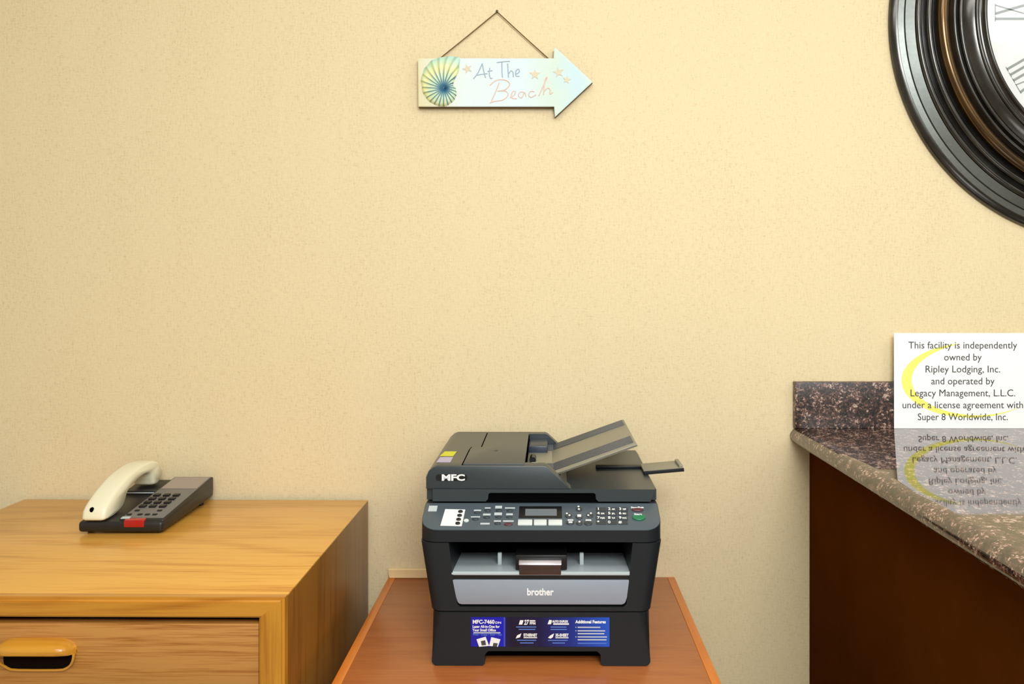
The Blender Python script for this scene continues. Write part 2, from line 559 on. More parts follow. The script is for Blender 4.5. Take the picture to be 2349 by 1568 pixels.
def shell_mat():
    m = bpy.data.materials.new('painted_nautilus')
    m.use_nodes = True
    nt = m.node_tree
    L = nt.links.new
    b = nt.nodes['Principled BSDF']
    tc = nt.nodes.new('ShaderNodeTexCoord')
    ln = nt.nodes.new('ShaderNodeVectorMath'); ln.operation = 'LENGTH'
    L(tc.outputs['Object'], ln.inputs[0])
    sp = nt.nodes.new('ShaderNodeSeparateXYZ')
    L(tc.outputs['Object'], sp.inputs[0])
    at = nt.nodes.new('ShaderNodeMath'); at.operation = 'ARCTAN2'
    L(sp.outputs[2], at.inputs[0]); L(sp.outputs[0], at.inputs[1])
    ra = nt.nodes.new('ShaderNodeMath'); ra.operation = 'MULTIPLY_ADD'; ra.inputs[1].default_value = 55.0
    am = nt.nodes.new('ShaderNodeMath'); am.operation = 'MULTIPLY'; am.inputs[1].default_value = 24.0
    L(at.outputs[0], am.inputs[0]); L(ln.outputs['Value'], ra.inputs[0]); L(am.outputs[0], ra.inputs[2])
    sn = nt.nodes.new('ShaderNodeMath'); sn.operation = 'SINE'
    L(ra.outputs[0], sn.inputs[0])
    mr = nt.nodes.new('ShaderNodeMapRange'); mr.inputs['From Max'].default_value = 0.078
    L(ln.outputs['Value'], mr.inputs['Value'])
    nz = nt.nodes.new('ShaderNodeTexNoise'); nz.inputs['Scale'].default_value = 40
    L(tc.outputs['Object'], nz.inputs['Vector'])
    rA = ramp(nt, [(0.0, lin((10, 36, 70)) + (1,)), (0.14, lin((60, 130, 160)) + (1,)), (0.3, lin((196, 224, 196)) + (1,)), (0.55, lin((240, 238, 170)) + (1,)), (0.8, lin((190, 226, 200)) + (1,)), (1.0, lin((196, 226, 228)) + (1,))])
    rB = ramp(nt, [(0.0, lin((6, 24, 56)) + (1,)), (0.2, lin((24, 76, 110)) + (1,)), (0.42, lin((96, 142, 140)) + (1,)), (0.62, lin((190, 196, 120)) + (1,)), (1.0, lin((140, 200, 200)) + (1,))])
    L(mr.outputs[0], rA.inputs['Fac']); L(mr.outputs[0], rB.inputs['Fac'])
    fc = nt.nodes.new('ShaderNodeMapRange'); fc.inputs['From Min'].default_value = 0.1; fc.inputs['From Max'].default_value = 0.9
    L(sn.outputs[0], fc.inputs['Value'])
    mx = nt.nodes.new('ShaderNodeMix'); mx.data_type = 'RGBA'
    L(fc.outputs[0], mx.inputs[0]); L(rA.outputs[0], mx.inputs[6]); L(rB.outputs[0], mx.inputs[7])
    L(mx.outputs[2], b.inputs['Base Color'])
    b.inputs['Roughness'].default_value = 0.4
    return m


M['shell'] = shell_mat()


def glass_mat():
    m = bpy.data.materials.new('clock_glass')
    m.use_nodes = True
    nt = m.node_tree
    nt.nodes.remove(nt.nodes['Principled BSDF'])
    t = nt.nodes.new('ShaderNodeBsdfTransparent')
    g = nt.nodes.new('ShaderNodeBsdfGlossy')
    g.inputs['Roughness'].default_value = 0.02
    f = nt.nodes.new('ShaderNodeFresnel')
    f.inputs['IOR'].default_value = 1.5
    mx = nt.nodes.new('ShaderNodeMixShader')
    nt.links.new(f.outputs[0], mx.inputs[0])
    nt.links.new(t.outputs[0], mx.inputs[1])
    nt.links.new(g.outputs[0], mx.inputs[2])
    nt.links.new(mx.outputs[0], nt.nodes['Material Output'].inputs[0])
    return m


M['glass'] = glass_mat()

# ------------------------------------------------------------------ room shell
XL, XR, YF, ZC = -2.3, 2.5, -4.3, 2.6
struct('wall_back', box(XL - .1, XR + .1, 0, 0.1, 0, ZC), M['wall'])
struct('wall_left', box(XL - .1, XL, YF, 0, 0, ZC), M['paint'])
struct('wall_right', box(XR, XR + .1, YF, 0, 0, ZC), M['paint'])
struct('wall_front', box(XL - .1, XR + .1, YF - .1, YF, 0, ZC), M['paint'])
struct('floor', box(XL - .1, XR + .1, YF - .1, 0.1, -0.1, 0), M['floor'])
struct('ceiling', box(XL - .1, XR + .1, YF - .1, 0.1, ZC, ZC + 0.1), M['ceiling'])


def Y(d):
    return d - CAM_D


# ------------------------------------------------------------------ oak dresser (left)
DW, DD, DH = 0.748, 0.545, 0.7565
dresser = thing('dresser', 'golden oak dresser against the cream wall with the telephone on top', 'dresser', (-0.761, -0.285, 0), math.radians(-0.5))
hx, y0, y1 = DW / 2, -DD / 2, DD / 2
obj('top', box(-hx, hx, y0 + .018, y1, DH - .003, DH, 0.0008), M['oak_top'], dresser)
RH, SW = .029, .0375
bm = prism([(-hx, DH), (hx, DH), (hx - SW, DH - RH), (-hx + SW, DH - RH)], y0, y0 + .0185, 'XZ')
bmesh.ops.bevel(bm, geom=[e for e in bm.edges if all(abs(v.co.y - y0) < 1e-5 and abs(v.co.z - DH) < 1e-5 for v in e.verts)], offset=.0065, segments=5, affect='EDGES')
bmesh.ops.bevel(bm, geom=[e for e in bm.edges if all(abs(v.co.y - y0) < 1e-5 and abs(v.co.z - DH + RH) < 1e-5 for v in e.verts)], offset=.003, segments=3, affect='EDGES')
obj('front_edge', bm, M['oak_edge'], dresser)
for s in (-1, 1):
    obj('side_panel', box(min(s * hx, s * (hx - .02)), max(s * hx, s * (hx - .02)), y0 + .018, y1, 0.0, DH - .003, 0.0006), M['oak_side_shaded'], dresser)
    bm = prism([(s * hx, DH), (s * hx, 0), (s * (hx - SW), 0), (s * (hx - SW), DH - RH)], y0, y0 + .0185, 'XZ')
    bmesh.ops.bevel(bm, geom=[e for e in bm.edges if all(abs(v.co.y - y0) < 1e-5 and abs(v.co.x - s * hx) < 1e-5 for v in e.verts)], offset=.004, segments=4, affect='EDGES')
    bmesh.ops.bevel(bm, geom=[e for e in bm.edges if all(abs(v.co.y - y0) < 1e-5 and abs(v.co.x - s * (hx - SW)) < 1e-5 for v in e.verts)], offset=.003, segments=3, affect='EDGES')
    obj('stile', bm, M['oak_stile'], dresser)
obj('back_panel', box(-hx + .02, hx - .02, y1 - .01, y1 - .002, 0.04, DH - .028), M['recess_shade'], dresser)
obj('inner_frame', box(-hx + .02, hx - .02, y0 + .03, y0 + .036, 0.06, DH - .03), M['recess_shade'], dresser)
obj('plinth', box(-hx + .0375, hx - .0375, y0 + .012, y0 + .03, 0.0, 0.07), M['oak_drawer'], dresser)


def pull(parent, cx, cz, yf):
    """wooden pull: rounded bar over a hollow finger grip"""
    w, h, pr = 0.116, 0.050, 0.027
    bm = bmesh.new()
    # cross-section sweep: hooded lip lofted along x, with end caps curving back
    N = 28
    rings = []
    for i in range(N + 1):
        t = -1 + 2 * i / N
        k = max(0.0, 1 - abs(t) ** 5.0) ** 0.38
        x = cx + t * w / 2
        top = cz + h / 2 * (0.25 + 0.75 * k) if abs(t) < 1 else cz + h / 2 * 0.25
        lowlip = cz + 0.0075 - 0.006 * (1 - k)
        p = pr * (0.04 + 0.96 * k)
        sec = [(0.0, top)]
        for a in range(1, 8):
            an = math.radians(90 - 90 * a / 7)
            sec.append((p * math.cos(an) * 1.0, lowlip + 0.007 + (top - lowlip - 0.007) * math.sin(an)))
        sec += [(p * 0.97, lowlip + 0.002), (p * 0.88, lowlip), (p * 0.70, lowlip + 0.003), (p * 0.6, lowlip + 0.009), (0.0, lowlip + 0.011)]
        rings.append([bm.verts.new((x, yf - a_, z_)) for a_, z_ in sec])
    n = len(rings[0])
    for i in range(N):
        for k in range(n - 1):
            bm.faces.new((rings[i][k], rings[i][k + 1], rings[i + 1][k + 1], rings[i + 1][k]))
    bm.faces.new(rings[0]); bm.faces.new(list(reversed(rings[-1])))
    # thin lower rim of the grip
    pts = []
    for i in range(25):
        a = math.radians(180 + 180 * i / 24)
        ex = 0.026
        sx = (w / 2 - ex) * (1 if math.cos(a) > 0 else -1)
        pts.append((cx + sx * min(1, abs(math.cos(a)) * 6) + ex * math.cos(a), yf - 0.003 - .012 * max(0, abs(math.cos(a)) - .6), cz + 0.004 + 0.0265 * math.sin(a)))
    merge(bm, tube(pts, 0.0019, 8))
    return obj('handle', bm, M['oak_handle'], parent, 40)


def finger_shade(parent, cx, cz, yf):
    o = obj('finger_shade_plate', prism([(cx + x, cz + z) for x, z in rrect(-.052, .052, -.0215, .016, .012)], yf - .0008, yf + .0005, 'XZ'), M['recess_shade'], parent)  # flat dark plate on the drawer, painting the shade under the pull
    return o


zt = DH - .0400
for hgt in (0.093, 0.25, 0.25):
    dz0, dz1 = zt - hgt, zt
    dr = obj('drawer', box(-hx + .0395, hx - .0395, y0 + .006, y0 + .026, dz0, dz1, 0.0015), M['oak_drawer'], dresser)
    cz = dz1 - .0465
    pull(dr, 0.003, cz, y0 + .006)
    finger_shade(dr, 0.003, cz, y0 + .006)
    zt = dz0 - .0085

# ------------------------------------------------------------------ telephone
ph = thing('telephone', 'black desk telephone with ivory handset and red message lamp on the oak dresser', 'telephone', (-0.795, Y(1.500), 0.7568), 0)


def px_(x):
    return x + 0.795


# wedge: front height .024, back height .050 over .235
PL = 0.233


def wedge(x0, x1, ya, yb, f0, f1, b0, b1, bev=0.004):
    bm = bmesh.new()
    vs = [bm.verts.new(c) for c in ((x0, ya, f0), (x1, ya, f0), (x1, ya, f1), (x0, ya, f1), (x0, yb, b0), (x1, yb, b0), (x1, yb, b1), (x0, yb, b1))]
    for f in ((0, 1, 2, 3), (5, 4, 7, 6), (4, 0, 3, 7), (1, 5, 6, 2), (3, 2, 6, 7), (4, 5, 1, 0)):
        bm.faces.new([vs[i] for i in f])
    bmesh.ops.recalc_face_normals(bm, faces=bm.faces)
    if bev:
        bmesh.ops.bevel(bm, geom=list(bm.edges), offset=bev, segments=3, affect='EDGES', profile=0.5)
    return bm


bm = wedge(px_(-.874), px_(-.716), 0.0, PL, 0.0035, 0.0235, 0.010, 0.040, 0.006)
merge(bm, wedge(px_(-.801), px_(-.7165), 0.006, PL, 0.012, 0.0265, 0.02, 0.052, 0.003))
merge(bm, wedge(px_(-.874), px_(-.801), 0.165, PL, 0.02, 0.037, 0.02, 0.046, 0.003))
obj('base', bm, M['phone_black'], ph)
for fx in (px_(-.86), px_(-.73)):
    for fy, h in ((0.02, .006), (0.2, .012)):
        obj('foot', prism([(fx + .006 * math.cos(a * math.pi / 5), fy + .006 * math.sin(a * math.pi / 5)) for a in range(10)], 0.0, h, 'XY'), M['black'], ph)
slope = (0.0520 - 0.0265) / (PL - 0.006)


def face_z(y):
    return 0.0265 + (y - 0.006) * slope


SL = Matrix.Rotation(math.atan(slope), 4, 'X')


def on_face(x, y, h=0.0):
    return Matrix.Translation((x, y, face_z(y) + h)) @ SL


def plate(x0, x1, ya, yb, h0, h1, bev=0.0008):
    b = box(x0, x1, 0, (yb - ya) / math.cos(math.atan(slope)), h0, h1, bev)
    bmesh.ops.transform(b, matrix=on_face(0, ya), verts=b.verts)
    return b


obj('faceplate', plate(px_(-.797), px_(-.7195), 0.012, PL - .006, -0.001, 0.0012), M['phone_grey'], ph)
obj('number_card', plate(px_(-.795), px_(-.7215), 0.160, PL - .009, 0.0012, 0.0017, 0), M['phone_label'], ph)
kx = [px_(-.7840), px_(-.7645), px_(-.7450)]
for r, ky in enumerate((0.121, 0.102, 0.083, 0.064)):
    for x in kx:
        obj('key', plate(x - .0062, x + .0062, ky - .0056, ky + .0052, 0.0005, 0.0046, 0.001), M['black'], ph)
for x, ky in ((px_(-.7850), .044), (px_(-.7420), .044), (px_(-.7905), .025), (px_(-.7700), .025), (px_(-.7560), .025), (px_(-.7420), .025)):
    obj('key', plate(x - .0042, x + .0042, ky - .003, ky + .003, 0.0005, 0.003, 0.0008), M['black'], ph)
obj('message_lamp', wedge(px_(-.7875), px_(-.7500), -0.0018, 0.010, 0.0135, 0.0265, 0.015, 0.0285, 0.0016), M['red'], ph)
obj('name_strip', plate(px_(-.797), px_(-.781), 0.006, 0.014, 0.0008, 0.0022, 0), M['tray_grey'], ph)
# cradle well, ledges
obj('cradle_ledge', box(px_(-.868), px_(-.803), 0.158, 0.166, 0.030, 0.041, 0.002), M['phone_black'], ph)
obj('cradle_ledge', box(px_(-.866), px_(-.804), 0.148, 0.151, 0.038, 0.0395, 0.0005), M['tray_grey'], ph)
# handset: side outline (depth, height) swept across
prof = [(.000, .026), (-.002, .038), (.005, .0495), (.022, .061), (.045, .073), (.078, .086), (.115, .0945), (.155, .0985), (.192, .0955), (.212, .086), (.224, .070),
        (.222, .056), (.206, .045), (.188, .046), (.181, .058), (.170, .074), (.140, .0755), (.105, .068), (.082, .058), (.0735, .046), (.062, .034), (.035, .026)]
pr2 = crom([(a, b, 0) for a, b in prof], 5, True)
bm = bmesh.new()
XH0, XH1 = px_(-.866), px_(-.822)
layers = []
for x, k in ((XH0, 0.90), (XH0 + .003, 0.97), (XH0 + .008, 1.0), (XH1 - .008, 1.0), (XH1 - .003, 0.97), (XH1, 0.90)):
    ring = []
    for i, p in enumerate(pr2):
        a, c = pr2[i - 1], pr2[(i + 1) % len(pr2)]
        t = (c - a).normalized()
        nrm = Vector((t.y, -t.x, 0))
        off = (1 - k) * 0.040
        q = p + nrm * off
        ring.append(bm.verts.new((x, q.x, q.y)))
    layers.append(ring)
n = len(pr2)
for A, B in zip(layers[:-1], layers[1:]):
    for i in range(n):
        bm.faces.new((A[i], A[(i + 1) % n], B[(i + 1) % n], B[i]))
bm.faces.new(layers[0]); bm.faces.new(list(reversed(layers[-1])))
hs = obj('handset', bm, M['ivory'], ph, 50)
obj('microphone_hole', prism([((XH0 + .018) + .0032 * math.cos(a * math.pi / 6), .046 + .0045 * math.sin(a * math.pi / 6)) for a in range(12)], -.0012, .003, 'XZ'), M['cavity_shade'], hs)

# ------------------------------------------------------------------ low table
TZ = 0.585
table = thing('side_table', 'low reddish brown laminate table carrying the printer', 'table', (-0.031, -0.315, 0))
tx, ty0, ty1 = 0.312, -0.31, 0.313
obj('tabletop', box(-tx + .016, tx - .016, ty0 + .016, ty1, TZ - .022, TZ, 0.0008), M['cherry'], table)
obj('edge_strip', box(-tx, -tx + .016, ty0, ty1, TZ - .022, TZ + .0004, 0.0012), M['cherry_edge'], table)
obj('edge_strip', box(tx - .016, tx, ty0, ty1, TZ - .022, TZ + .0004, 0.0012), M['cherry_edge'], table)
obj('edge_strip', box(-tx + .016, tx - .016, ty0, ty0 + .016, TZ - .022, TZ + .0004, 0.0012), M['cherry_edge'], table)
for sx in (-1, 1):
    for yy in (ty0 + .03, ty1 - .03):
        cx = sx * (tx - .045)
        obj('leg', box(cx - .02, cx + .02, yy - .02, yy + .02, 0, TZ - .022, 0.002), M['cherry'], table)
for yy in (ty0 + .03, ty1 - .03):
    obj('apron', box(-tx + .06, tx - .06, yy - .009, yy + .009, TZ - .10, TZ - .022, 0.001), M['cherry'], table)
# pale strip standing at the back of the table, mitred end
bm = prism([(-.340, 0.0), (.16, 0.0), (.16, .0195), (-.343, .0195), (-.343, .012)], -.0105, -.0015, 'XZ', 0.0012, 1)
strip = obj('wood_strip', bm, M['pale_wood'], None, 30, (0, 0, TZ + .0003))
tag(strip, 'pale wooden strip standing on the back edge of the low table behind the printer', 'wood strip')

# ------------------------------------------------------------------ counter (right)
CZ = 0.9125
cab = thing('counter_cabinet', 'dark brown cabinet under the granite countertop', 'cabinet', (0.95, -0.56, 0))
obj('carcass', box(-.375, .375, -.555, .557, 0.09, CZ - .040, 0.001), M['dark_wood'], cab)
obj('toe_kick', box(-.36, .36, -.50, .557, 0.0, 0.09), M['cavity_shade'], cab)
top = thing('countertop', 'speckled brown granite countertop with bullnose edge and backsplash', 'countertop', (0.95, -0.56, CZ - .039))
th = 0.039
bx = 0.533 - 0.95
slab = [(.39, 0), (.39, th), (bx + .026, th)] + [(bx + .026 - .026 * math.sin(math.radians(a)), th / 2 + th / 2 * math.cos(math.radians(a))) for a in range(10, 171, 10)] + [(bx + .026, 0)]
obj('slab', prism(slab, -.595, .559, 'XZ'), M['granite'], top, 40)
obj('backsplash', box(.5395 - .95, .39, .540, .559, th, th + .0995, 0.0012), M['granite_splash'], top)

# ------------------------------------------------------------------ printed notice
PW, PH_ = 0.296, 0.2055
notice = thing('notice_card', 'white printed notice with a yellow swoosh standing on the granite counter', 'notice', (0.899, Y(1.7325), CZ + 0.0004), 0)
notice.rotation_euler = (math.radians(-0.15), 0, 0)
obj('card', box(-PW / 2, PW / 2, -.0004, .0004, 0, PH_), M['paper'], notice)
lines = ['This facility is independently', 'owned by', 'Ripley Lodging, Inc.', 'and operated by', 'Legacy Management, L.L.C.', 'under a license agreement with', 'Super 8 Worldwide, Inc.']
wpx = [249, 86, 171, 145, 240, 276, 206]
bm = bmesh.new()
for i, (s, w) in enumerate(zip(lines, wpx)):
    py = 799 + 27.35 * i
    z = (982 - py) / 1063.0
    t = text_bm(s, 0.0215, 0.00005, bold=0.0, width=w / 1063.0)
    merge(bm, t, Matrix.Translation((0.0, -.0008, z)) @ FRONT)
obj('lettering', bm, M['ink'], notice, 0)
# yellow crescent
bm = bmesh.new()
cx, cz = 0.018, (982 - 872) / 1063.0
N = 80
prev = None
for i in range(N + 1):
    a = math.radians(100 + (318 - 100) * i / N)
    t = i / N
    wdt = 0.021 * max(0, math.sin(math.pi * (t ** 0.72))) ** 1.2 + 0.0006
    ex, ez = 0.150, 0.0805
    p = Vector((cx + ex * math.cos(a), 0, cz + ez * math.sin(a)))
    q = Vector((cx + (ex - wdt) * math.cos(a), 0, cz + (ez - wdt * 0.62) * math.sin(a)))
    p.y = q.y = -.00055
    cur = (bm.verts.new(p), bm.verts.new(q))
    if prev:
        bm.faces.new((prev[0], cur[0], cur[1], prev[1]))
    prev = cur
obj('swoosh', bm, M['swoosh'], notice, 0)

# ------------------------------------------------------------------ arrow sign
SC = 1056.0
sx0 = (1159 - 1252) / SC
sz0 = CAM_Z + (650 - 191) / SC


def sg(px, py):
    return ((px - 1159) / SC, (191 - py) / SC)


sign = thing('arrow_sign', 'pale aqua wooden arrow sign hanging by twine on the cream wall', 'sign', (sx0, -.0015, sz0))
out = [sg(961, 246.5), sg(1271, 246.5), sg(1273, 270), sg(1359, 190), sg(1276, 113), sg(1271, 113), sg(1270, 136), sg(960, 136)]
bm = prism(out, -.0165, 0.0, 'XZ')
bm.faces.ensure_lookup_table()
for f in bm.faces:
    f.material_index = 0 if f.normal.y < -0.9 else 1
for f in bm.faces:
    if f.calc_center_median().y < -.016:
        f.material_index = 0
bmesh.ops.bevel(bm, geom=[e for e in bm.edges if all(abs(v.co.y + .0165) < 1e-5 for v in e.verts)], offset=0.001, segments=2, affect='EDGES')
obj('board', bm, [M['sign_paint'], M['sign_edge']], sign, 30)
tw = bmesh.new()
for a, b in ((sg(1004, 137), sg(1140, 26)), (sg(1140, 26), sg(1262, 137))):
    merge(tw, tube([(a[0], -.006, a[1]), ((a[0] + b[0]) / 2, -.0055, (a[1] + b[1]) / 2 - .0006), (b[0], -.005, b[1])], 0.0012, 6))
obj('twine', tw, M['twine'], sign)
nx, nz = sg(1140, 25)
nail = obj('nail', lathe_y([(0.0001, -.009), (.0026, -.0088), (.003, -.0075), (.0014, -.007), (.0014, 0.0), (.0001, 0.0)], 0, 0, 14), M['nail'], None, 40, (sx0 + nx, -.0003, sz0 + nz))
tag(nail, 'small dark nail in the wall holding the sign twine', 'nail')
# nautilus shell relief
cxs, czs = sg(1020, 206)
bm = bmesh.new()
NA, NR = 150, 14


def shell_r(a):
    """outline radius in metres by angle (degrees, ccw from +x)"""
    tab = [(-180, 51), (-150, 46), (-120, 42), (-90, 40), (-60, 36), (-30, 32), (0, 27), (25, 22), (40, 30), (55, 60), (63, 80), (75, 77), (90, 73), (110, 72), (130, 66), (150, 59), (180, 51)]
    for (a0, r0), (a1, r1) in zip(tab[:-1], tab[1:]):
        if a0 <= a <= a1:
            t = (a - a0) / (a1 - a0)
            t = t * t * (3 - 2 * t)
            return (r0 + (r1 - r0) * t) / SC
    return 0.04


cv = bm.verts.new((0, -.004, 0))
rings = []
for j in range(1, NR + 1):
    t = j / NR
    ring = []
    for i in range(NA):
        a = -180 + 360 * i / NA
        r = shell_r(a) * t
        ph_ = math.radians(a) * 24 + r * 55
        h = 0.004 + 0.006 * math.sin(math.pi * min(1, t * 0.98)) ** 0.7 + 0.0008 * math.sin(ph_) * math.sin(math.pi * t)
        if j == NR:
            h = 0.0
        ring.append(bm.verts.new((r * math.cos(math.radians(a)), -h, r * math.sin(math.radians(a)))))
    rings.append(ring)
for i in range(NA):
    bm.faces.new((cv, rings[0][i], rings[0][(i + 1) % NA]))
for A, B in zip(rings[:-1], rings[1:]):
    for i in range(NA):
        bm.faces.new((A[i], B[i], B[(i + 1) % NA], A[(i + 1) % NA]))
obj('shell', bm, M['shell'], sign, 60, (cxs, -.0163, czs))


def strokes(paths, r, mat_, name):
    b = bmesh.new()
    for p in paths:
        pts = [(sg(*q)[0], -.0166, sg(*q)[1]) for q in p]
        if len(pts) > 2:
            pts = [tuple(v) for v in crom(pts, 5)]
        merge(b, tube(pts, r, 6))
    return obj(name, b, mat_, sign)


strokes([[(1087, 183), (1098, 168), (1107, 148)], [(1107, 148), (1111, 168), (1115, 181)], [(1092, 175), (1104, 173), (1119, 171)],
         [(1124, 158), (1123, 172), (1126, 182), (1130, 181)], [(1119, 166), (1130, 164)],
         [(1140, 146), (1155, 144), (1170, 143)], [(1152, 145), (1152, 163), (1153, 180)],
         [(1165, 148), (1166, 165), (1167, 180)], [(1167, 172), (1172, 165), (1177, 168), (1178, 179)],
         [(1183, 173), (1191, 168), (1190, 161), (1184, 165), (1184, 176), (1192, 177)]], .0011, M['letter_blue'], 'lettering')
strokes([[(1128, 234), (1138, 212), (1146, 192)], [(1124, 198), (1140, 186), (1160, 186), (1170, 195), (1160, 207), (1142, 211)], [(1142, 211), (1160, 211), (1166, 220), (1154, 231), (1136, 234), (1124, 238)],
         [(1170, 226), (1180, 220), (1183, 212), (1176, 213), (1174, 226), (1186, 228)],
         [(1204, 214), (1194, 213), (1190, 222), (1197, 226), (1204, 214), (1207, 224)],
         [(1226, 212), (1217, 212), (1213, 220), (1219, 225), (1230, 219)],
         [(1236, 222), (1246, 200), (1255, 180), (1250, 186), (1247, 220)], [(1247, 214), (1256, 204), (1262, 208), (1262, 218), (1268, 214)]], .0012, M['letter_pink'], 'lettering')


def star(px, py, r, ro):
    c = sg(px, py)
    pts = []
    for i in range(10):
        rr = (r if i % 2 == 0 else r * .42) / SC
        a = math.radians(90 + ro + 36 * i)
        pts.append((c[0] + rr * math.cos(a), c[1] + rr * math.sin(a)))
    return prism(pts, -.0175, -.0162, 'XZ')


for a in ((1227, 173, 13, 0), (1281, 168, 13, 12), (1300, 185, 10, -10)):
    obj('starfish', star(*a), M['star_paint'], sign, 0)
c = sg(1072, 163)
obj('starfish', star(1073, 160, 12, 20), M['star_paint'], sign, 0)

# ------------------------------------------------------------------ wall clock
KX, KZ = 1.2288, 1.794
clock = thing('wall_clock', 'large round wall clock with ridged dark bronze frame cut by the photo edge', 'clock', (KX, 0, KZ))


def hr(R):
    return 0.013 + (0.4677 - R) / (0.4677 - 0.307) * 0.066


def bead(Rc, r, k=8):
    h = hr(Rc)
    return [(Rc + r * math.cos(math.pi * i / k), -(h + r * 0.9 * math.sin(math.pi * i / k))) for i in range(k + 1)]


profile = [(.470, -.001), (.4815, -.001), (.4825, -.006), (.479, -.012), (.470, -.0165)]
rim = profile + [(.4677, -.0170)]
band = [(.4677, -.0170), (.4672, -.0178), (.4560, -.0208), (.4545, -.0175), (.4530, -.0215), (.436, -.0285), (.4352, -.025)]
profile = [(.4352, -.025)] + bead(.4285, .0062)
profile += [(.4210, -hr(.421) + .004), (.4165, -hr(.4165) + .003)]
profile += bead(.409, .0062)
profile += [(.400, -hr(.40) + .006), (.3975, -hr(.3975) + .004)]
pa = list(profile) + [(.3965, -hr(.3965) + .002)]
ringp = [(.3965, -hr(.3965) + .002)] + bead(.3845, .0112, 12) + [(.372, -hr(.372) + .003)]
pb = [(.372, -hr(.372) + .003)] + bead(.3640, .0036) + [(.358, -hr(.358) + .004)] + bead(.3530, .0038)
pb += [(.3485, -hr(.3485)), (.329, -hr(.329)), (.3285, -hr(.3285) + .003)] + bead(.3250, .0033) + [(.3205, -hr(.3205) + .002), (.3145, -hr(.3145) + .001)] + bead(.3105, .0035) + [(.3065, -.066)]
obj('frame', lathe_y(pa, 0, 0, 220), M['clock_dark'], clock, 50)
obj('outer_rim', lathe_y(rim, 0, 0, 220), M['clock_dark'], clock, 50)
obj('outer_band', lathe_y(band, 0, 0, 220), M['clock_band'], clock, 40)
obj('bronze_ring', lathe_y(ringp, 0, 0, 220), M['clock_bronze'], clock, 60)
obj('inner_frame', lathe_y(pb, 0, 0, 220), M['clock_dark'], clock, 50)
face = obj('dial', lathe_y([(.0005, -.066), (.30, -.066), (.309, -.066)], 0, 0, 120), M['clock_face'], clock, 30)
ROM = ['XII', 'I', 'II', 'III', 'IIII', 'V', 'VI', 'VII', 'VIII', 'IX', 'X', 'XI']
for i, s in enumerate(ROM):
    b = bmesh.new()
    wd = {'I': .0135, 'V': .026, 'X': .026}
    tot = sum(wd[c_] for c_ in s)
    x = -tot / 2
    H = .062
    st = .0052

    def bar(xa, za, xb, zb, w):
        d = Vector((xb - xa, 0, zb - za)).normalized()
        nn = Vector((d.z, 0, -d.x)) * w / 2
        bb = bmesh.new()
        vs = [bb.verts.new(v) for v in (Vector((xa, 0, za)) - nn, Vector((xa, 0, za)) + nn, Vector((xb, 0, zb)) + nn, Vector((xb, 0, zb)) - nn)]
        bb.faces.new(vs)
        return bb
    for c_ in s:
        w = wd[c_]
        m_ = x + w / 2
        if c_ == 'I':
            merge(b, bar(m_, 0, m_, H, st))
        elif c_ == 'V':
            merge(b, bar(m_ - .009, H, m_, 0, st)); merge(b, bar(m_ + .009, H, m_, 0, st * .5))
        else:
            merge(b, bar(m_ - .009, H, m_ + .009, 0, st)); merge(b, bar(m_ + .009, H, m_ - .009, 0, st * .5))
        for zz in (0, H):
            merge(b, bar(x + .001, zz, x + w - .001, zz, st * .35))
        x += w
    ang = math.radians(-30 * i)
    Mx = Matrix.Rotation(-ang, 4, 'Y') @ Matrix.Translation((0, -.0664, .222))
    bmesh.ops.transform(b, matrix=Mx, verts=b.verts)
    obj('numeral', b, M['clock_ink'], face, 0)
for name, ang, ln, w in (('hour_hand', -50, .15, .012), ('minute_hand', 65, .23, .009)):
    b = prism([(-w / 2, -.03), (w / 2, -.03), (w * .6, ln * .6), (0, ln), (-w * .6, ln * .6)], -.0685, -.0675, 'XZ')
    bmesh.ops.transform(b, matrix=Matrix.Rotation(math.radians(-ang), 4, 'Y'), verts=b.verts)
    obj(name, b, M['clock_dark'], clock)
obj('glass', lathe_y([(.0005, -.0715), (.307, -.0715)], 0, 0, 90), M['glass'], clock, 30)

# ------------------------------------------------------------------ printer
PX0, PD0 = -0.008, 1.345
pr = thing('printer', 'charcoal multifunction printer on the low reddish table', 'printer', (PX0, Y(PD0), TZ + .0004), math.radians(-0.3))


def fx(px):
    return (px - 1241) / 1370.0


def fz(py):
    return (1527 - py) / 1370.0


def vert_front(xs, tol=0.03):
    def f(e):
        a, b = e.verts
        return abs(a.co.y) < 1e-4 and abs(b.co.y) < 1e-4 and abs(a.co.z - b.co.z) > 0.01 and min(abs(abs(a.co.x) - xs), abs(abs(b.co.x) - xs)) < tol and abs(a.co.x - b.co.x) < 0.03
    return f


# paper tray (bottom)
na, nb, nh = fx(1112), fx(1378), .0245
pts = [(-.183, .0895), (-.1835, .014)] + arc(-.1735, .010, .010, 180, 270, 5)[1:] + [(na - .004, 0), (na, .004), (na, nh - .006)] + \
      [(na + .006, nh), (nb - .006, nh), (nb, nh - .006), (nb, .004), (nb + .004, 0)] + arc(.1735, .010, .010, 270, 360, 5)[:-1] + [(.1835, .014), (.183, .0895)]
bm = prism(pts, 0, .365, 'XZ', .020, 6, vert_front(.183, .002))
obj('paper_tray', bm, M['charcoal'], pr, 35)
obj('notch_shade_plate', box(na - .002, nb + .002, .035, .04, 0.001, nh + .004), M['cavity_shade'], pr)  # near-black plate paints the shade inside the foot notch
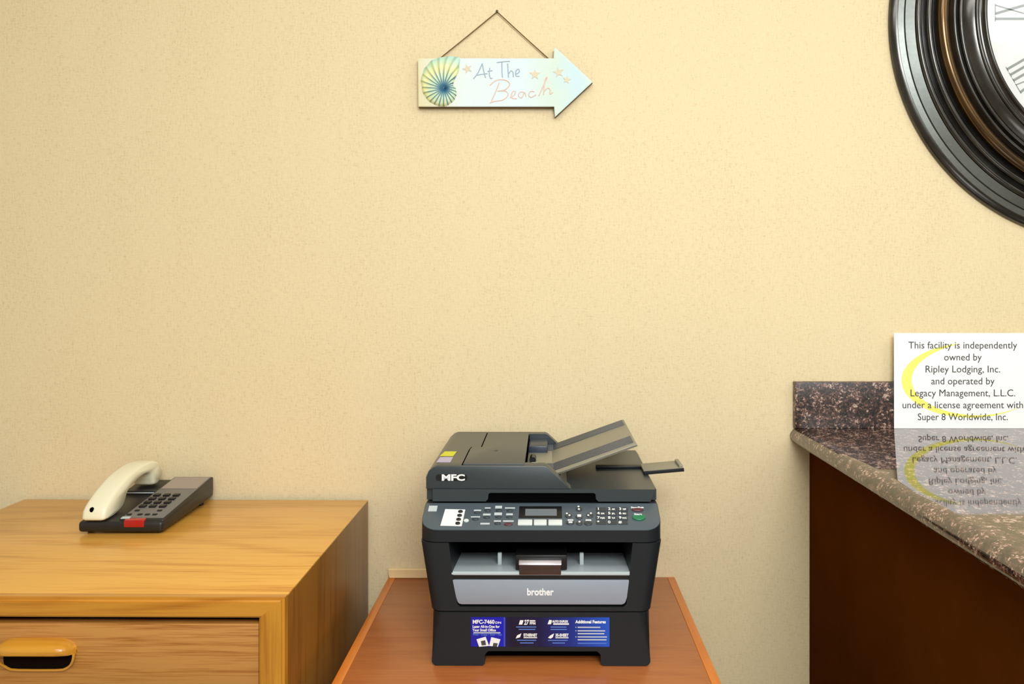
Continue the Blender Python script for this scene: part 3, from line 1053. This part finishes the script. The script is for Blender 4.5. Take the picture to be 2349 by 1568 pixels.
# main body, U shaped frame round the output opening
oa0, oa1 = fx(1050), fx(1435)
ob0, ob1 = fx(1029), fx(1451)
ZT = .2055
U = [(-.1855, .0915), (.1855, .0915), (.2035, ZT), (ob1, ZT), (oa1 + .0015, .104), (oa1 - .004, .0985), (oa0 + .004, .0985), (oa0 - .0015, .104), (ob0, ZT), (-.2035, ZT)]
bm = prism(U, 0, .365, 'XZ', .020, 6, lambda e: all(abs(v.co.y) < 1e-4 for v in e.verts) and all(abs(v.co.x) > .18 for v in e.verts) and abs(e.verts[0].co.z - e.verts[1].co.z) > .05)
body = obj('main_body', bm, M['charcoal'], pr, 35)
obj('output_shade_plate', box(ob0 - .002, ob1 + .002, .135, .14, .0985, ZT + .01), M['cavity_shade'], pr)  # near-black rear plate puts the opening's darkness into colour
obj('cavity_floor', box(oa0 - .004, oa1 + .004, .012, .137, .1, .146), M['cavity_shade'], pr)
# front cover with maker lettering
g0, g1, gb0, gb1 = fx(1038), fx(1443), fx(1047), fx(1437)
zt_, zb_ = fz(1330), fz(1386)
fp = [(g0, zt_), (gb0 - .0008, zb_ + .012), (gb0 + .0018, zb_ + .004), (gb0 + .0045, zb_ + .0012), (gb0 + .009, zb_), (gb1 - .009, zb_), (gb1 - .0045, zb_ + .0012), (gb1 - .0018, zb_ + .004), (gb1 + .0008, zb_ + .012), (g1, zt_)]
fc = obj('front_cover', prism(fp, -.0015, .014, 'XZ', .0012, 2), M['silver'], pr, 30)
bm = text_bm('brother', .016, .0003, bold=.00045, width=61 / 1370.0)
merge2 = bmesh.new()
merge(merge2, bm, Matrix.Translation((fx(1239), -.0018, fz(1364))) @ FRONT)
obj('lettering', merge2, M['white'], fc, 0)
obj('gap_shade_strip', box(g0 - .001, g1 + .001, .002, .012, zt_, zt_ + .0075), M['black'], pr)  # solid black strip painting the shade in the slot above the cover
# output tray with flap
ot = bmesh.new()
t0, t1 = fx(1034), fx(1446)
vs = [ot.verts.new(c_) for c_ in ((t0, -.001, .1515), (t1, -.001, .1515), (t1, -.001, .1575), (t0, -.001, .1575), (t0 - .003, .125, .1415), (t1 + .003, .125, .1415), (t1 + .003, .125, .1475), (t0 - .003, .125, .1475))]
for f in ((0, 1, 2, 3), (5, 4, 7, 6), (4, 0, 3, 7), (1, 5, 6, 2), (3, 2, 6, 7), (4, 5, 1, 0)):
    ot.faces.new([vs[i] for i in f])
bmesh.ops.bevel(ot, geom=[e for e in ot.edges if all(v.co.y < 0 for v in e.verts)], offset=.0015, segments=2, affect='EDGES')
otray = obj('output_tray', ot, M['tray_grey'], pr, 30)
for x in (fx(1143) - .0005, fx(1336) + .0005):
    obj('paper_guide', box(x - .0035, x + .0035, .045, .052, .150, .1735, .001), M['tray_grey'], otray)
fl = obj('stop_flap', box(fx(1182), fx(1301), .006, .055, .158, .1835, .002), M['black'], pr)
obj('flap_trim', prism([(-.004, .1695), (-.004, .1708), (.002, .1765), (.008, .1780), (.008, .1695)], fx(1190), fx(1288), 'YZ', .0008, 2), M['chrome'], fl)
obj('flap_front', box(fx(1191), fx(1287), -.003, .006, .153, .1708, .0012), M['brown_gloss'], fl)
# upper body + control panel
PZ0, PZ1, PY1 = .2275, .2550, .066
RC = .029
ub = arc(-.2035 + RC, RC, RC, 180, 270, 8) + arc(.2035 - RC, RC, RC, 270, 360, 8) + [(.2035, PY1), (-.2035, PY1)]
bm = prism(ub, ZT + .0015, 1.0, 'XY')
for v in bm.verts:
    if v.co.z > .9:
        v.co.z = PZ0 - .0015 + v.co.y * (PZ1 - PZ0) / PY1
merge(bm, box(-.2035, .2035, PY1, .385, ZT + .0015, PZ1 - .0015, .001))
obj('upper_body', bm, M['charcoal'], pr, 35)
pang = math.atan2(PZ1 - PZ0, PY1)
PM = Matrix.Translation((0, .001, PZ0 - .0012)) @ Matrix.Rotation(pang, 4, 'X')
plen = math.hypot(PY1, PZ1 - PZ0)
rc = .029
outl = arc(-.2030 + rc, rc, rc, 180, 270, 7) + arc(.2030 - rc, rc, rc, 270, 360, 7) + [(.2030, plen - .001), (-.2030, plen - .001)]
bm = prism(outl, -.002, .0012, 'XY', .0009, 2, lambda e: all(v.co.z > .001 for v in e.verts))
bmesh.ops.transform(bm, matrix=PM, verts=bm.verts)
panel = obj('control_panel', bm, M['panel'], pr, 30)


def pv(px, py):
    """photo measurement -> (across, along) on the tilted panel"""
    lo, hi = -.2, 1.2
    for _ in range(40):
        t = (lo + hi) / 2
        d = PD0 + .001 + PY1 * t
        z = TZ + PZ0 + (PZ1 - PZ0) * t
        y = 650 + F_PX * (CAM_Z - z) / d
        if y > py:
            lo = t
        else:
            hi = t
    return ((px - 1252) * d / F_PX - PX0, t * plen)


def pbox(pa_, pb_, h, bev=.0006, h0=.0008):
    x0, v1 = pv(*pa_)
    x1, v0 = pv(*pb_)
    x0, x1 = min(x0, x1), max(x0, x1)
    b = box(x0, x1, v0, v1, h0, h, bev) if bev else box(x0, x1, v0, v1, h0, h)
    bmesh.ops.transform(b, matrix=PM, verts=b.verts)
    return b


def poval(px, py, w, hgt, h):
    cx_, cv_ = pv(px, py)
    d_ = (PD0 + .03)
    rx, ry = w / 2 * d_ / F_PX, hgt / 2 * d_ / F_PX / math.sin(pang + math.atan2(.38, 1.38))
    b = prism([(cx_ + rx * math.cos(a * math.pi / 9), cv_ + ry * math.sin(a * math.pi / 9)) for a in range(18)], .0008, h, 'XY', .0005, 1, lambda e: all(v.co.z > .001 for v in e.verts))
    bmesh.ops.transform(b, matrix=PM, verts=b.verts)
    return b


def ptext(s, px, py, hpx, wpx_=None, bold=.00012, align='CENTER'):
    x, v = pv(px, py)
    t = text_bm(s, hpx / 1340.0 * 1.9, .00008, bold=bold, width=(wpx_ / 1340.0 if wpx_ else None), align=align)
    bmesh.ops.transform(t, matrix=PM @ Matrix.Translation((x, v, .0014)), verts=t.verts)
    return t


obj('badge', pbox((984, 1160), (1001, 1173), .0015, 0), M['pale_print'], panel)
# one-touch label card with four keys
b = bmesh.new()
vv = [pv(1021, 1168), pv(1067, 1169), pv(1059, 1207), pv(1010, 1206)]
card = prism(list(reversed(vv)), .0008, .0017, 'XY')
bmesh.ops.transform(card, matrix=PM, verts=card.verts)
cd = obj('memory_label', card, M['white'], panel, 0)
for q in ((1056, 1174.5), (1054, 1183.5), (1052, 1192.5), (1050, 1201.5)):
    obj('memory_key', poval(q[0], q[1], 11, 5, .004), M['black'], cd)
obj('shift_key', poval(1069.5, 1195, 12, 6, .0035), M['white_key'], panel)
bars = bmesh.new()
for xa, xb, yc, hh in ((1087, 1103, 1170.5, 3.2), (1112, 1125, 1165, 2.6), (1136, 1151, 1163, 6), (1158, 1181, 1165, 2.8), (1108, 1125, 1180, 4), (1134, 1151, 1178.5, 6),
                       (1161, 1176, 1179.5, 4), (1080, 1101, 1185.5, 2.4), (1102, 1123, 1201, 3.6), (1133, 1149, 1195, 3), (1154, 1178, 1195, 3)):
    merge(bars, pbox((xa, yc - hh / 2), (xb, yc + hh / 2), .0014, 0))
obj('key_captions', bars, M['pale_print'], panel, 0)
for q in ((1094, 1176), (1118, 1171), (1144, 1171), (1169, 1171), (1116, 1187), (1143, 1186), (1168, 1186), (1090, 1191), (1141, 1201)):
    obj('function_key', poval(q[0], q[1], 15, 5, .003), M['key'], panel)
obj('function_key', poval(1166, 1203, 20, 6, .003), M['maroon'], panel)
lcd = obj('display_bezel', pbox((1191, 1161), (1289, 1188), .0016, .0006), M['black'], panel)
obj('screen', pbox((1205, 1167.5), (1277, 1183), .0019, 0), M['lcd'], lcd)
obj('caption', ptext('MFC-7460DN', 1241, 1167, 3.4, 48), M['pale_print'], lcd, 0)
for xa, xb in ((1188, 1221), (1224.5, 1254), (1257.5, 1290)):
    obj('menu_key', pbox((xa, 1193.5), (xb, 1206), .0042, .0013), M['white_key'], panel)
for q, w in (((1303.5, 1181), 11), ((1328, 1166), 10), ((1328, 1184), 11), ((1353, 1180), 11), ((1329, 1198), 10), ((1308, 1197), 14), ((1349, 1198), 14)):
    k = obj('navigation_key', poval(q[0], q[1] + 2, w + 5, 9, .003), M['key'], panel)
b = bmesh.new()
for q in ((1300, 1179), (1306, 1183), (1326.5, 1163), (1327.5, 1169), (1355, 1178.5), (1349, 1183), (1329, 1198)):
    merge(b, poval(q[0], q[1], 5, 3.2, .0036))
merge(b, pbox((1324, 1182), (1333, 1187), .0036, 0)); merge(b, pbox((1302, 1193.5), (1315, 1196), .0036, 0)); merge(b, pbox((1304, 1198), (1313, 1201), .0036, 0))
merge(b, pbox((1343, 1193.5), (1356, 1196), .0036, 0))
obj('key_symbols', b, M['white'], panel, 0)
keys = [('1', ''), ('2', 'ABC'), ('3', 'DEF'), ('4', 'GHI'), ('5', 'JKL'), ('6', 'MNO'), ('7', 'PQRS'), ('8', 'TUV'), ('9', 'WXYZ'), ('*', ''), ('0', ''), ('#', '')]
for i, (dg, le) in enumerate(keys):
    kx_, ky_ = 1372.5 + 25 * (i % 3), (1168, 1178, 1188.3, 1198.5)[i // 3]
    k = obj('number_key', pbox((kx_ - 6, ky_ - 4), (kx_ + 18, ky_ + 4.4), .0024, .0008), M['key'], panel)
    b = bmesh.new()
    for ch, xo, hp, w_ in ((dg, 0, 6.5, None), (le, 9.5, 4, 2.6 * len(le))):
        if ch:
            t = ptext(ch, kx_ + xo, ky_ + 2.6, hp, w_, .00022)
            bmesh.ops.translate(t, verts=t.verts, vec=(0, -.0005, .0013))
            merge(b, t)
    obj('lettering', b, M['white'], k, 0)
obj('stop_caption', ptext('Stop/Exit', 1461.5, 1165, 4.2, 30, .0002), M['white'], panel, 0)
obj('stop_key', poval(1462, 1169.5, 28, 6.5, .0035), M['maroon'], panel)
st = obj('start_key', poval(1465, 1187, 30, 13, .0038), M['green'], panel)
t = ptext('Start', 1463, 1183.6, 4.2, 18, .0002)
bmesh.ops.translate(t, verts=t.verts, vec=(0, -.001, .0026))
obj('lettering', t, M['white'], st, 0)

# scanner lid
LW, LY0, LY1, LZ0, LZ1 = .2035, .068, .399, .2565, .2780
sa, sb = fx(1112) + .0, .096
lp = [(-LW, LZ0), (sa - .004, LZ0), (sa, LZ0 + .004), (sa + .001, .2695), (sa + .004, .2715), (sb - .004, .2715), (sb - .001, .2695), (sb, LZ0 + .004), (sb + .004, LZ0), (LW, LZ0), (LW + .0, LZ1 - .003), (LW - .003, LZ1), (-LW, LZ1)]
bm = prism(lp, LY0, LY1, 'XZ', .0, 1)
# round the plan corners
es = [e for e in bm.edges if abs(e.verts[0].co.x) > .198 and abs(e.verts[1].co.x) > .198 and abs(e.verts[0].co.y - e.verts[1].co.y) < 1e-5 and abs(e.verts[0].co.z - e.verts[1].co.z) > .01]
bmesh.ops.bevel(bm, geom=es, offset=.012, segments=4, affect='EDGES')
lid = obj('scanner_lid', bm, M['charcoal_top'], pr, 35)
obj('grip_shade_plate', box(sa - .001, sb + .001, LY0 + .004, LY0 + .008, LZ0 - .001, .273), M['cavity_shade'], lid)  # near-black plate just inside the slot paints its shade
# document feeder housing: front wall, back wall, left block, chute floor
AZ = .3185
prof_full = [(-LW, LZ1), (-LW, AZ - .020), (-LW + .004, AZ - .010), (-LW + .012, AZ - .003), (-LW + .020, AZ), (.0045, AZ), (.010, AZ - .002), (.052, LZ1)]
bm = prism(prof_full, LY0 + .002, LY0 + .030, 'XZ', .0012, 2, lambda e: all(v.co.y < LY0 + .0021 for v in e.verts))
merge(bm, prism(prof_full, .372, LY1 - .004, 'XZ'))
prof_mid = prof_full[:5] + [(-.030, AZ), (-.030, .288), (.034, .291), (.046, LZ1)]
merge(bm, prism(prof_mid, LY0 + .030, .372, 'XZ'))
adf = obj('document_feeder', bm, M['charcoal_top'], pr, 35)
obj('well_shade_plate', box(-.031, -.0285, LY0 + .031, .371, .289, AZ - .003), M['cavity_shade'], adf)  # thin near-black plate on the well's side, painting its shade
# top cover of the feeder with latch notch
cp = [(-.139, LY0 + .010), (-.030, LY0 + .010), (-.030, .374), (-.118, .374), (-.118, .225), (-.137, .225), (-.139, .205)]
obj('feeder_cover', prism(cp, AZ - .001, AZ + .0022, 'XY', .0010, 2, lambda e: all(v.co.z > AZ + .002 for v in e.verts)), M['charcoal_top'], adf)
obj('seam', prism([(-.1415, LY0 + .008), (-.139, LY0 + .008), (-.139, .205), (-.137, .2275), (-.118, .2275), (-.118, .376), (-.030, .376), (-.030, .3785), (-.1205, .3785), (-.1205, .230), (-.1395, .230), (-.1415, .205)], AZ, AZ + .0006, 'XY'), M['cavity_shade'], adf)
obj('screw_hole', prism([(-.088 + .004 * math.cos(a * math.pi / 6), .19 + .006 * math.sin(a * math.pi / 6)) for a in range(12)], AZ + .002, AZ + .0025, 'XY'), M['black'], adf)
# rollers in the throat
b = bmesh.new()
cyl = [(-.018 + .006 * math.cos(a * math.pi / 8), .300 + .006 * math.sin(a * math.pi / 8)) for a in range(16)]
merge(b, prism(cyl, .20, .23, 'XZ'))
obj('feed_roller', b, M['black'], adf)
obj('paper_sensor', box(-.020, -.008, .165, .171, .296, .303, .001), M['pale_print'], adf)
obj('throat_guide', box(-.029, .010, .29, .371, .292, .309, .002), M['rib'], adf)
# stickers on the feeder
obj('yellow_sticker', prism([(-.190, .150), (-.165, .150), (-.163, .190), (-.186, .190)], AZ, AZ + .0005, 'XY'), M['yellow'], adf, 0)
obj('lilac_sticker', prism([(-.189, .098), (-.164, .098), (-.164, .140), (-.188, .140)], AZ, AZ + .0005, 'XY'), M['lilac'], adf, 0)
# badge MFC
bd = obj('badge', prism(rrect(-.186, -.131, .2925, .3035, .004), LY0 + .0012, LY0 + .003, 'XZ'), M['black'], adf, 0)
t = text_bm('MFC', .0148, .0002, bold=.0006, width=53 / 1303.0)
b = bmesh.new()
merge(b, t, Matrix.Translation((-.1555, LY0 + .0009, .2932)) @ FRONT)
obj('lettering', b, M['white'], bd, 0)
# document tray (inclined)
TA = math.atan2(.3505 - .297, .172 - .022)
TL = math.hypot(.3505 - .297, .172 - .022)
TM = Matrix.Translation((.022, 0, .2965)) @ Matrix.Rotation(-TA, 4, 'Y')
bm = box(-.006, TL, .105, .371, -.004, 0, .0012)
merge(bm, box(-.006, TL, .105, .1085, -.004, .0012, .0008))
bmesh.ops.transform(bm, matrix=TM, verts=bm.verts)
merge(bm, box(-.029, .026, .105, .371, .2905, .2955, .0006))
dt = obj('document_tray', bm, M['tray_olive'], pr, 30)
for yy in [.128 + .0105 * i for i in range(6)] + [.312 + .0095 * i for i in range(6)]:
    bm = box(.0, TL - .004, yy, yy + .0078, -.0005, .0011, .0005)
    bmesh.ops.transform(bm, matrix=TM, verts=bm.verts)
    merge(bm, box(-.006, .026, yy, yy + .0078, .295, .2972, .0004))
    obj('rib', bm, M['rib'], dt, 30)
# document stopper arm and paddle on the right of the lid
bm = box(.105, .195, .226, .243, LZ1 + .0002, LZ1 + .0055, .0012)
arm = obj('stopper_arm', bm, M['black'], pr, 30)
pm = box(0, .075, 0, .066, 0, .0055, .002)
merge(pm, box(.068, .0755, .006, .060, .004, .010, .0015))
bmesh.ops.transform(pm, matrix=Matrix.Translation((.193, .176, LZ1 + .001)) @ Matrix.Rotation(math.radians(-5), 4, 'Y'), verts=pm.verts)
obj('paddle', pm, M['tray_olive'], arm, 30)
pm = box(.0, .076, -.0016, .0, -.001, .0058, .0006)
bmesh.ops.transform(pm, matrix=Matrix.Translation((.193, .176, LZ1 + .001)) @ Matrix.Rotation(math.radians(-5), 4, 'Y'), verts=pm.verts)
obj('paddle_edge', pm, M['charcoal'], arm, 30)

# blue promotional sticker
lx = fx((1080 + 1398) / 2)
lz = fz(1449)
stk = obj('sticker', box(-.116, .116, -.0007, .0, -.0245, .0245), M['label_blue'], pr, 0, (lx, 0, lz))


def stext(mt, s, px, py, hpx, w=None, align='LEFT', bold=.0001, shear=0):
    t_ = text_bm(s, hpx / 1370.0 * 1.38, .00005, align=align, bold=bold, width=(w / 1370.0 if w else None), shear=shear)
    b_ = bmesh.new()
    merge(b_, t_, Matrix.Translation((fx(px) - lx, -.0009, fz(py) - lz)) @ FRONT)
    obj('lettering', b_, M[mt], stk, 0)


def sbar(mt, xa, xb, yc, hh):
    obj('text_line', box(fx(xa) - lx, fx(xb) - lx, -.0009, -.0006, fz(yc + hh / 2) - lz, fz(yc - hh / 2) - lz), M[mt], stk, 0)


stext('white', 'MFC-7460', 1084, 1430, 9, 50, bold=.0003)
stext('white', 'DN', 1136, 1430, 5, 13)
stext('white', 'Laser All-in-One for', 1084, 1439.5, 6, 62, bold=.0002)
stext('white', 'Your Small Office', 1084, 1447.5, 6, 54, bold=.0002)
stext('white', '27', 1202, 1432, 11, 12, bold=.0004, shear=.2)
stext('white', 'PPM', 1215, 1432, 6, 13, bold=.0002)
sbar('white', 1215, 1228, 1423.5, 3)
stext('white', 'AUTO DUPLEX', 1267, 1427, 5, 37, bold=.0003)
sbar('white', 1269, 1305, 1430.5, 3.2)
stext('white', 'ETHERNET', 1201, 1459, 6.5, 31, bold=.0003)
sbar('white', 1201, 1232, 1462, 2)
stext('white', '35-SHEET', 1274, 1459, 6.5, 30, bold=.0003)
sbar('white', 1274, 1304, 1462, 2)
stext('white', 'Additional Features', 1320, 1428.5, 7, 70, bold=.0003)
for xa, xb, yc in ((1086, 1148, 1451), (1325, 1377, 1438), (1325, 1388, 1446), (1325, 1386, 1452.5), (1325, 1392, 1460), (1325, 1391, 1466.5)):
    sbar('pale_print', xa, xb, yc, 2.6)
for yc in (1438, 1446, 1460):
    sbar('pale_print', 1320, 1322, yc, 2)
stext('blue_print', 'Print • Copy • Scan • Fax', 1085, 1457, 4.5, 66)
for xa, xb, yc in ((1184, 1230, 1437.5), (1190, 1228, 1443), (1263, 1299, 1437.5), (1263, 1300, 1443), (1186, 1230, 1468), (1193, 1224, 1474), (1257, 1302, 1468), (1267, 1296, 1474), (1325, 1391, 1474.5)):
    sbar('blue_print', xa, xb, yc, 2.0)



def spoly(pts, y=-.0009):
    return prism([(fx(x) - lx, fz(z) - lz) for x, z in pts], y, y + .0003, 'XZ')


for q in ([(1190, 1432), (1193, 1422), (1201, 1422), (1198, 1432)], [(1183, 1464), (1186, 1457), (1196, 1452), (1193, 1461)],
          [(1256, 1431), (1260, 1421), (1266, 1422), (1264, 1431)], [(1257, 1462), (1262, 1457), (1271, 1452), (1268, 1461), (1263, 1464)]):
    obj('pictogram', spoly(q), M['white'], stk, 0)
for q, q2 in (([(1093, 1466), (1114, 1460), (1122, 1481), (1099, 1483)], [(1103, 1470), (1113, 1468), (1115, 1479), (1105, 1480)]),
              ([(1127, 1461), (1148, 1466), (1142, 1483), (1122, 1481)], [(1132, 1474), (1142, 1475), (1140, 1483), (1130, 1482)])):
    b = spoly(q)
    merge(b, spoly(q2, -.0011), None, 1)
    obj('pictogram', b, [M['white'], M['ink']], stk, 0)
